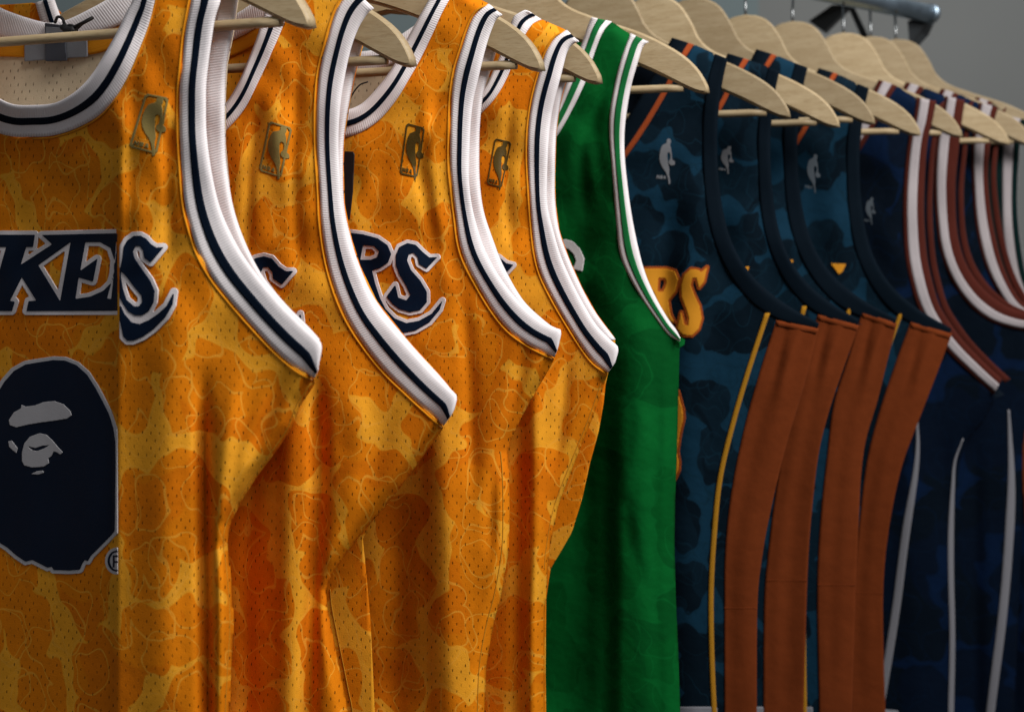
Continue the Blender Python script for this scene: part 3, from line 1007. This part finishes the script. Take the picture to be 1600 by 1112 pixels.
b['label'] = 'white edged navy letters R and S'
g.sheet('letter_fill', [Rp, Rh, Ss], 'twnavy', g.efront, 0.0022, 1.4, parent=b, solid=0.0007)
league_patch(g, [(635, 192), (664, 200), (652, 278), (624, 272)], 'patchdark')

# ---- 4: fourth gold jersey ---------------------------------------------------------
g = start(3, 'fourth gold camouflage jersey, narrowest strip showing beside the green jersey', e0=0.018)
neckO = [(609, 215), (680, 212), (730, 195), (757, 172), (776, 150), (791, 124), (803, 95), (814, 68), (823, 50), (833, 37), (846, 30)]
neckI = [(609, 180), (680, 176), (725, 162), (755, 140), (770, 112), (782, 85), (790, 60), (797, 40), (803, 26), (817, 17), (822, 16)]
armA = [(886, 47), (872, 53), (862, 65), (852, 85), (845, 108), (837, 135), (831, 162), (826, 200), (825, 238), (827, 290), (831, 345), (836, 393), (846, 430), (864, 467), (885, 503), (907, 538), (928, 566), (950, 582)]
armB = [(905, 66), (896, 69), (887, 80), (880, 105), (875, 125), (867, 155), (861, 185), (857, 225), (855, 275), (856, 321), (864, 358), (877, 402), (895, 443), (914, 479), (932, 508), (953, 530), (966, 543), (962, 565)]
backB = [(905, 75), (894, 105), (882, 135), (874, 170), (869, 212), (867, 278), (868, 318), (874, 361), (889, 404), (910, 451), (932, 490), (962, 530)]
backA = [(x - 22, y + 5) for x, y in backB]
side = [(945, 598), (925, 655), (898, 722), (872, 790), (860, 850), (856, 890), (851, 960), (851, 1112), (851, 1180)]
g.folds = [('tilt', [(842, 500), (838, 1250)], 0.55, 14, 160, 0.03), ('ridge', [(812, 620), (812, 800), (806, 1250)], -0.010, 13, 120), ('ridge', [(838, 560), (834, 800), (830, 1250)], 0.007, 14, 120),
           ('ridge', [(800, 120), (790, 260), (800, 420)], -0.005, 9, 80), ('ridge', [(890, 530), (880, 640), (862, 760)], -0.006, 10, 80)]
dress(g, 3, 'gold3', 609, neckO, [(846, 30), (866, 39), (886, 47)], armA[1:], side, arm_back=backB, inside_mat='gold1',
      back_side=[(946, 600), (943, 630), (935, 675), (922, 722), (909, 780), (893, 832), (874, 865), (860, 888), (853, 935), (852, 1050), (853, 1112), (853, 1180)], back_neck=[(609, 110), (720, 100), (790, 60)])
striped_band(g, 'neck_trim', neckO, neckI, 'white', None, g.efront, [(.38, .60, 'navystripe')])
striped_band(g, 'armhole_trim', armA, armB, 'white', None, g.efront, [(.33, .56, 'navystripe')])
g.band('rear_armhole_trim', backA, backB, 'white', lambda x, y: g.efront(x, y) - 0.0085 - 0.015 * smooth01((540 - y) / 250), h=0.002)
g.cord('seam_piping', [(x - 3, y + 2) for x, y in armA], 'goldplain', g.efront, 0.0009)
g.cord('side_seam', [(x - 6, y) for x, y in side[:6]], 'thread', g.efront, 0.0004, 0.0005)
z7 = lambda p: z4(p, 600, 278, 2.78)
Sr = z7([(470, 330), (500, 345), (530, 370), (562, 378), (532, 411), (505, 395), (470, 390)])
b = g.sheet('lettering_backing', [Sr], 'twwhite', g.efront, 0.0014, 1.3, grow=5.0, solid=0.0008)
b['label'] = 'pointed tip of a white edged navy letter'
g.sheet('letter_fill', [Sr], 'twnavy', g.efront, 0.0022, 1.3, parent=b, solid=0.0007)
league_patch(g, [(773, 216), (799, 222), (784, 294), (760, 288)], 'patchdark')

# ---- 5: green jersey -----------------------------------------------------------------
g = start(4, 'bright green jersey with white striped trim between gold and navy jerseys', e0=0.018)
neckO = [(790, 270), (840, 250), (871, 212), (895, 170), (916, 125), (926, 92), (936, 64), (945, 46), (956, 34)]
neckI = [(790, 235), (835, 215), (860, 185), (873, 160), (886, 126), (898, 95), (910, 65), (917, 44), (924, 27)]
armA = [(985, 52), (977, 72), (967, 105), (959, 140), (953, 175), (952, 210), (955, 250), (959, 300), (963, 348), (968, 394), (980, 426), (1002, 465), (1025, 498), (1044, 523), (1062, 534)]
armB = [(1014, 66), (1005, 73), (997, 97), (987, 132), (980, 170), (976, 205), (976, 240), (979, 275), (986, 329), (996, 381), (1008, 426), (1025, 465), (1044, 498), (1056, 514), (1063, 527)]
side = [(1062, 545), (1060, 620), (1058, 700), (1055, 780), (1054, 850), (1056, 930), (1060, 1020), (1063, 1112), (1064, 1180)]
g.folds = [('tilt', [(985, 150), (985, 500), (990, 1250)], 0.40, 70, 200, 0.032), ('ridge', [(995, 420), (1000, 700), (1005, 1250)], 0.016, 40, 160), ('ridge', [(925, 420), (915, 700), (895, 1250)], -0.008, 36, 160), ('ridge', [(960, 700), (985, 850), (1020, 960)], -0.004, 12, 80), ('ridge', [(1010, 600), (990, 720), (950, 840)], 0.004, 14, 80), ('ridge', [(1030, 560), (1024, 800), (1035, 1250)], -0.004, 12, 120), ('ridge', [(972, 560), (968, 1250)], 0.004, 11, 140),
           ('ridge', [(955, 90), (930, 200), (945, 330)], -0.007, 12, 70), ('ridge', [(940, 130), (908, 240), (915, 360)], -0.007, 12, 70),
           ('ridge', [(950, 640), (948, 900), (950, 1250)], -0.005, 12, 100)]
dress(g, 4, 'green', 790, neckO, [(956, 34), (970, 43), (985, 52)], armA[1:], side, inside_mat='green')
WG = [(.30, .66, 'greenstripe')]
striped_band(g, 'neck_trim', neckO, neckI, 'white', None, g.efront, WG, h=0.0016)
striped_band(g, 'armhole_trim', armA, armB, 'white', None, g.efront, WG, h=0.0016)
gl = z7([(770, 268), (790, 268), (818, 276), (850, 308), (869, 350), (861, 406), (819, 395), (834, 362), (824, 332), (800, 308), (770, 300)])
b = g.sheet('letter', [gl], 'twwhite', g.efront, 0.0016, 1.3, solid=0.0008)

# ---- 6-9: navy camo jerseys with rust side panels ---------------------------------------
A6 = [(1117, 84), (1109, 112), (1102, 150), (1098, 195), (1098, 240), (1100, 285), (1105, 330), (1114, 372), (1130, 412), (1152, 448), (1180, 478), (1215, 499), (1250, 508), (1277, 513)]
B6 = [(1137, 92), (1131, 118), (1125, 155), (1121, 200), (1121, 245), (1124, 290), (1131, 335), (1142, 374), (1160, 410), (1184, 440), (1212, 464), (1242, 484), (1264, 496), (1280, 505)]
N6o = [(937, 300), (960, 270), (982, 242), (1012, 198), (1042, 147), (1063, 105), (1076, 84), (1085, 70)]
N6i = [(937, 255), (955, 225), (972, 198), (995, 160), (1018, 122), (1034, 92), (1043, 72), (1050, 59)]
RUST = [([(1213, 500), (1187, 582), (1162, 673), (1142, 775), (1133, 866), (1132, 946), (1132, 1112), (1132, 1180)], [(1278, 513), (1256, 599), (1227, 696), (1205, 787), (1190, 866), (1182, 946), (1181, 1112), (1181, 1180)]),
        ([(1278, 491), (1252, 575), (1230, 665), (1212, 770), (1200, 866), (1194, 946), (1193, 1112), (1193, 1180)], [(1341, 508), (1318, 571), (1295, 639), (1278, 707), (1267, 798), (1261, 878), (1258, 963), (1254, 1112), (1253, 1180)]),
        ([(1347, 487), (1325, 560), (1303, 630), (1293, 707), (1284, 790), (1278, 878), (1277, 963), (1280, 1112), (1281, 1180)], [(1400, 505), (1386, 560), (1369, 628), (1352, 685), (1344, 741), (1340, 821), (1335, 935), (1330, 1112), (1329, 1180)]),
        ([(1423, 503), (1398, 571), (1372, 650), (1355, 719), (1345, 798), (1336, 900), (1332, 991), (1330, 1112), (1329, 1180)], [(1486, 521), (1458, 595), (1432, 662), (1409, 724), (1392, 798), (1381, 878), (1378, 963), (1382, 1112), (1384, 1180)])]
STRAP = [(1137, 92), (1218, 112), (1262, 106), (1358, 138)]
UND = [(1280, 509), (1342, 504), (1401, 502), (1487, 517)]
COLR = [(1085, 70), (1171, 94), (1214, 87), (1310, 116)]
PATCH = [[(1030, 214), (1053, 217), (1049, 285), (1022, 283)], [(1126, 226), (1147, 229), (1140, 270), (1120, 268)], [(1260, 238), (1282, 242), (1276, 300), (1255, 297)], [(1352, 306), (1368, 309), (1364, 350), (1348, 348)]]
NL = ['navy camouflage jersey next to the green one with yellow RS lettering and yellow stripe',
      'second navy camouflage jersey right of the green one, rust side panel touching the first',
      'third navy camouflage jersey right of the green one, rust side panel in the middle',
      'fourth navy camouflage jersey, rust side panel next to the red and white trimmed jerseys']
for q in range(4):
    k = 5 + q
    g = start(k, NL[q], e0=0.017)
    s6, u6 = STRAP[0], UND[0]
    armA = shift_path(A6, s6, u6, STRAP[q], UND[q])
    armB = shift_path(B6, s6, u6, STRAP[q], UND[q])
    rs = TIPS[5][2] / TIPS[k][2]
    nO = [(COLR[q][0] + (x - 1085) * rs, COLR[q][1] + (y - 70) * rs) for x, y in N6o]
    nI = [(COLR[q][0] + (x - 1085) * rs, COLR[q][1] + (y - 70) * rs) for x, y in N6i]
    L, Rr = RUST[q]
    side = [(x - 2.5, y) for x, y in Rr]
    pm = [((a[0] + b[0]) / 2, a[1]) for a, b in zip(L, [(np.interp(y, [p[1] for p in Rr], [p[0] for p in Rr]), y) for x, y in L])]
    g.folds = [('ridge', [(x + 10 - q * 6, y) for x, y in pm], (0.004, -0.003, 0.003, -0.003)[q], 20, 120), ('ridge', [(x - 16 + q * 5, y) for x, y in pm], (-0.002, 0.003, -0.003, 0.003)[q], 12, 200),
               ('ridge', [(L[0][0] + 18, L[0][1] + 4), (L[0][0] + 8, L[0][1] + 40), (L[0][0] - 4, L[0][1] + 95)], -0.005, 5, 25), ('ridge', [(L[0][0] + 45, L[0][1] + 8), (L[0][0] + 22, L[0][1] + 50), (L[0][0] + 2, L[0][1] + 130)], 0.005, 7, 30),
               ('ridge', [(armA[0][0] - 30, 200), (armA[0][0] - 40, 700), (armA[0][0] - 40, 1250)], 0.008, 30, 150), ('ridge', [(armA[0][0] - 75, 300), (armA[0][0] - 85, 1250)], -0.008, 18, 150)]
    xc = nO[0][0]
    dress(g, k, 'navy%d' % q, xc, nO, [COLR[q], ((COLR[q][0] + armA[0][0]) / 2, (COLR[q][1] + armA[0][1]) / 2), armA[0]], armA[1:], side, inside_mat='darkinside', close=False)
    striped_band(g, 'neck_trim', nO, nI, 'blackblue', None, g.efront, [(.02, .27, 'orange')], h=0.0016)
    g.band('armhole_trim', armA, armB, 'blackblue', g.efront, off=0.001, h=0.0008)
    sp = g.band('side_panel', [(x + 1.5, y) for x, y in Rr], L, 'rust', g.efront, off=0.0012, h=0.0006, m=17, n=110, curl=0, solid=0.0008, planar=True)
    sp['label'] = 'rust coloured side panel'
    ys = [948, 905, 912, 925][q]
    xa, xb = np.interp(ys, [p[1] for p in L], [p[0] for p in L]), np.interp(ys, [p[1] for p in Rr], [p[0] for p in Rr])
    g.band('panel_seam', [(xa, ys + 2.5), (xb, ys + 3)], [(xa, ys), (xb, ys)], 'rust', g.efront, off=0.0016, h=0.0006, n=12, m=4, parent=sp, planar=True)
    g.band('panel_top_seam', [(L[0][0] + 1, L[0][1] + 10), (Rr[0][0] - 3, Rr[0][1] + 9)], [(L[0][0], L[0][1]), (Rr[0][0], Rr[0][1])], 'rust', g.efront, off=0.0018, h=0.0010, n=14, m=5, parent=sp, planar=True)
    yl = [(x - 17 * rs - (5 if y > 700 else 0), y - 8) for x, y in L]
    if q == 0:
        yl = [(1199, 489), (1170, 577), (1145, 662), (1125, 747), (1116, 832), (1111, 923), (1112, 1020), (1116, 1112), (1120, 1180)]
    if q == 1:
        yl = [(1257, 478), (1235, 560), (1212, 650), (1190, 760), (1180, 866), (1176, 946), (1175, 1112), (1175, 1180)]
    if q == 2:
        yl = [(1330, 474), (1310, 540), (1285, 620), (1268, 720), (1260, 820), (1256, 900), (1255, 963), (1257, 1112), (1258, 1180)]
    if q == 3:
        yl = [(1408, 488), (1382, 560), (1352, 650), (1335, 719), (1325, 798), (1318, 900), (1314, 991), (1312, 1112), (1312, 1180)]
    g.band('side_stripe', [(x - 4.2 * rs, y) for x, y in yl], [(x + 4.2 * rs, y) for x, y in yl], 'yellow', g.efront, off=0.0012, h=0.0008, curl=0, m=5)
    for side_hem in (1,):
        g.sheet('hem_trim', [[(Rr[-2][0] - 140, 1104), (Rr[-2][0] - 60, 1104), (Rr[-2][0] - 60, 1180), (Rr[-2][0] - 140, 1180)]], 'piping', g.efront, 0.0012, 4.0)
    league_patch(g, PATCH[q], ('twdim', 'twdim', 'twfaint', 'twfaint')[q], frame=False)
    if q == 0:
        zb = lambda p: z4(p, 960, 200, 3.09)
        Y1 = zb([(60, 682), (160, 680), (250, 680), (290, 692), (306, 730), (292, 790), (258, 832), (268, 900), (285, 935), (250, 935), (215, 860), (190, 790), (150, 760), (60, 760)])
        Y2 = zb([(212, 722), (246, 722), (252, 750), (236, 790), (208, 790)])
        Y3 = zb([(322, 762), (337, 710), (370, 681), (405, 686), (420, 696), (448, 672), (432, 742), (408, 772), (396, 722), (376, 722), (367, 760), (386, 810), (411, 860), (421, 920), (406, 970), (375, 1000), (330, 998), (303, 968),
                 (322, 890), (336, 950), (356, 955), (361, 920), (346, 870), (326, 820)])
        b = g.sheet('lettering_backing', [Y1, Y2, Y3], 'tworange', g.efront, 0.0014, 1.4, grow=3.6, solid=0.0007)
        b['label'] = 'yellow letters R and S with rust edge'
        g.sheet('letter_fill', [Y1, Y2, Y3], 'twyellow', g.efront, 0.0021, 1.4, parent=b, solid=0.0006)
        nu = [(1000, 600), (1040, 600), (1058, 612), (1066, 640), (1067, 654), (1061, 679), (1057, 706), (1060, 722), (1059, 735), (1054, 746), (1030, 790), (1000, 790)]
        b = g.sheet('number_backing', [nu], 'tworange', g.efront, 0.0014, 1.6, grow=4.2, solid=0.0007)
        g.sheet('number_fill', [nu], 'twyellow', g.efront, 0.0021, 1.6, parent=b, solid=0.0006)
    else:
        tips = {1: [(1150, 418), (1170, 417), (1168, 424), (1158, 430)], 2: [(1221, 405), (1239, 407), (1234, 420), (1230, 424)], 3: [(1299, 412), (1321, 413), (1316, 424), (1311, 428)]}[q]
        g.sheet('letter', [tips], 'twyellow', g.efront, 0.0018, 1.2, grow=0.6, solid=0.0007)

# ---- 10-12: dark indigo jerseys with brick red and white trim ---------------------------------
T10a = [(1432, 152), (1427, 187), (1420, 215), (1414, 265), (1411, 330), (1414, 394), (1422, 440), (1434, 480), (1455, 518), (1482, 552), (1518, 586), (1552, 617)]
T10b = [(1463, 158), (1457, 190), (1450, 220), (1446, 265), (1444, 330), (1448, 394), (1456, 436), (1468, 476), (1486, 506), (1508, 535), (1538, 566), (1566, 592)]
T11a = [(1477, 150), (1471, 185), (1463, 216), (1459, 281), (1463, 346), (1470, 394), (1487, 439), (1512, 475), (1545, 501), (1584, 514), (1612, 518)]
T11b = [(1508, 157), (1503, 190), (1498, 236), (1493, 297), (1496, 362), (1509, 410), (1535, 449), (1567, 475), (1596, 487), (1614, 490), (1630, 494)]
T12a = [(1530, 160), (1523, 195), (1518, 229), (1519, 281), (1524, 346), (1538, 410), (1561, 459), (1584, 487), (1620, 502)]
T12b = [(1560, 168), (1552, 195), (1547, 229), (1544, 281), (1551, 346), (1566, 410), (1586, 455), (1606, 478), (1636, 486)]
T13a = [(1577, 182), (1570, 208), (1567, 232), (1566, 313), (1569, 378), (1580, 440), (1602, 478), (1640, 500)]
T13b = [(1606, 188), (1600, 208), (1594, 232), (1590, 313), (1595, 378), (1606, 436), (1624, 465), (1655, 480)]
RW = [('first dark indigo jersey with brick red and white trim, after the rust side panels', T10a, T10b, (1402, 134), [(1556, 622), (1535, 660), (1512, 688), (1500, 720), (1492, 780), (1489, 860), (1492, 980), (1490, 1112), (1490, 1180)]),
      ('second dark indigo jersey with brick red and white trim, its armhole curving widest', T11a, T11b, (1444, 137), [(1620, 530), (1612, 600), (1598, 700), (1596, 850), (1590, 1000), (1584, 1112), (1582, 1180)]),
      ('third dark indigo jersey with brick red and white trim, behind the curved one', T12a, T12b, (1498, 147), [(1640, 520), (1632, 650), (1625, 900), (1622, 1180)])]
g10 = None
for q, (lb, Ta, Tb, C, side) in enumerate(RW):
    k = 9 + q
    g = start(k, lb, e0=0.016)
    rs = TIPS[5][2] / TIPS[k][2]
    nO = [(C[0] + (x - 1085) * rs, C[1] + (y - 70) * rs) for x, y in N6o]
    nI = [(C[0] + (x - 1085) * rs, C[1] + (y - 70) * rs) for x, y in N6i]
    g.folds = [('ridge', [(Ta[3][0] - 20, 250), (Ta[3][0] + 10, 700), (Ta[3][0] + 20, 1250)], 0.008, 26, 150), ('ridge', [(Ta[3][0] + 62, 640), (Ta[3][0] + 66, 1250)], -0.010, 14, 150)]
    dress(g, k, 'indigo', nO[0][0], nO, [C, ((C[0] + Ta[0][0]) / 2, (C[1] + Ta[0][1]) / 2), Ta[0]], Ta[1:], side, inside_mat='darkinside', arm_back=[(x + 18, y) for x, y in Ta[1:]])
    striped_band(g, 'neck_trim', nO, nI, 'maroon', None, g.efront, [(.28, .74, 'dimwhite')], h=0.0016)
    striped_band(g, 'armhole_trim', Ta, Tb, 'maroon', None, g.efront, [((.20, .66, 'dimwhite'), (.14, .55, 'dimwhite'), (.16, .68, 'dimwhite'))[q]], h=0.0016)
    g.band('rear_armhole_trim', [(x + 4, y + 6) for x, y in Tb], [(x + 13, y) for x, y in Tb], 'maroon', lambda x, y: g.efront(x, y) - 0.018, h=0.001)

    def piping(line, w, mat='piping'):
        L = spline(line, 14)
        ww = [w / 2 * min(1, 0.25 + i / 5, (0.08 + (13 - i) / 5) if L[-1][1] < 1100 else 1) for i in range(14)]
        g.band('side_piping', [(x - v, y) for (x, y), v in zip(L, ww)], [(x + v, y) for (x, y), v in zip(L, ww)], mat, g.efront, off=0.0012, h=0.0003, curl=0, m=5)
    if q == 0:
        piping([(1433, 655), (1434, 700), (1429, 750), (1420, 800), (1411, 862), (1400, 950), (1385, 1045), (1372, 1120), (1362, 1180)], 13)
        piping([(1505, 685), (1494, 710), (1489, 760), (1486, 830), (1486, 900), (1488, 1000), (1486, 1112), (1486, 1180)], 9)
        g.sheet('hem_trim', [[(1360, 1106), (1404, 1110), (1404, 1180), (1360, 1180)]], 'piping', g.efront, 0.0012, 4.0)
    if q == 1:
        piping([(1576, 640), (1578, 680), (1580, 720), (1580, 780), (1574, 880), (1566, 965), (1558, 1030), (1550, 1090), (1540, 1180)], 14)
        g.sheet('woven_jock_tag', [[(1462, 978), (1479, 983), (1476, 1075), (1472, 1105), (1468, 1105)]], 'label', g.efront, 0.0016, 2.0)
    if q == 2:
        sp = g.sheet('side_panel', [[(1600, 600), (1638, 600), (1632, 860), (1606, 880), (1597, 740)]], 'rust', g.efront, 0.0012, 4.0, solid=0.0008)
        sp['label'] = 'rust coloured side panel'
# ---- 13: last jersey, dark teal with white trim
g = start(12, 'rearmost dark teal jersey with plain white trim at the right picture edge', e0=0.016)
rs = TIPS[5][2] / TIPS[12][2]
C = (1552, 160)
nO = [(C[0] + (x - 1085) * rs, C[1] + (y - 70) * rs) for x, y in N6o]
nI = [(C[0] + (x - 1085) * rs, C[1] + (y - 70) * rs) for x, y in N6i]
dress(g, 12, 'teal', nO[0][0], nO, [C, ((C[0] + T13a[0][0]) / 2, (C[1] + T13a[0][1]) / 2), T13a[0]], T13a[1:], [(1648, 520), (1646, 800), (1645, 1180)], inside_mat='darkinside', arm_back=[(x + 10, y) for x, y in T13a[1:]])
striped_band(g, 'neck_trim', nO, nI, 'maroon', None, g.efront, [(.28, .74, 'dimwhite')], h=0.0016)
striped_band(g, 'armhole_trim', T13a, T13b, 'dimwhite', None, g.efront, [(.62, .98, 'teal')], h=0.0016)

# ------------------------------------------------------------------ tags and cord
g = g1
p3 = lambda x, y, e: tuple(g.P(x, y, e) + g.o)
cordpts = [(86, 36), (90, 27), (97, 29), (101, 38), (106, 46), (116, 48), (117, 42), (108, 40), (102, 46), (110, 50), (119, 46), (128, 38), (138, 31), (145, 28)]
sp = spline(cordpts, 70)
o0 = np.array(p3(86, 36, -0.03))
path = [np.array(p3(x, y, -0.028 + 0.0025 * math.sin(i / 5))) - o0 for i, (x, y) in enumerate(sp)]
tc = empty('tag_cord', tuple(o0), 'knotted black tag cord on the neck label of the leftmost jersey', 'cord')
V, fc = tube_geo(path, 0.0013, 8)
link('loop', V, fc, 'black', tc)
V, fc = tube_geo([np.array(p3(x, y, -0.024)) - o0 for x, y in [(99, 42), (104, 47), (112, 48), (118, 46)]], 0.0034, 10)
link('knot', V, fc, 'black', tc)
V, fc = tube_geo([np.array(p3(x, y, -0.023)) - o0 for x, y in [(114, 44), (130, 36), (144, 28.5)]], 0.0016, 8)
link('barb', V, fc, 'black', tc)

g = Garment(2, empty('hang_tag', (0, 0, 0), 'narrow black card tag hanging behind the second gold armhole', 'tag'))
c0 = g.P(541, 290, 0.034)
g.root.location = tuple(c0)
g.o = np.array(c0)
tag = [(520, 240), (523, 236), (551, 237), (553.5, 241), (551, 300), (546, 344), (524, 343), (520, 300)]
g.sheet('card', [tag], 'card', lambda x, y: np.full(arr(x).shape, 0.036), 0.0, 1.5, solid=0.0009)
g.cord('string', [(536, 238), (537, 200), (545, 160), (560, 135), (575, 128)], 'black', lambda x, y: np.full(arr(x).shape, 0.030), 0.0007, 0.0)
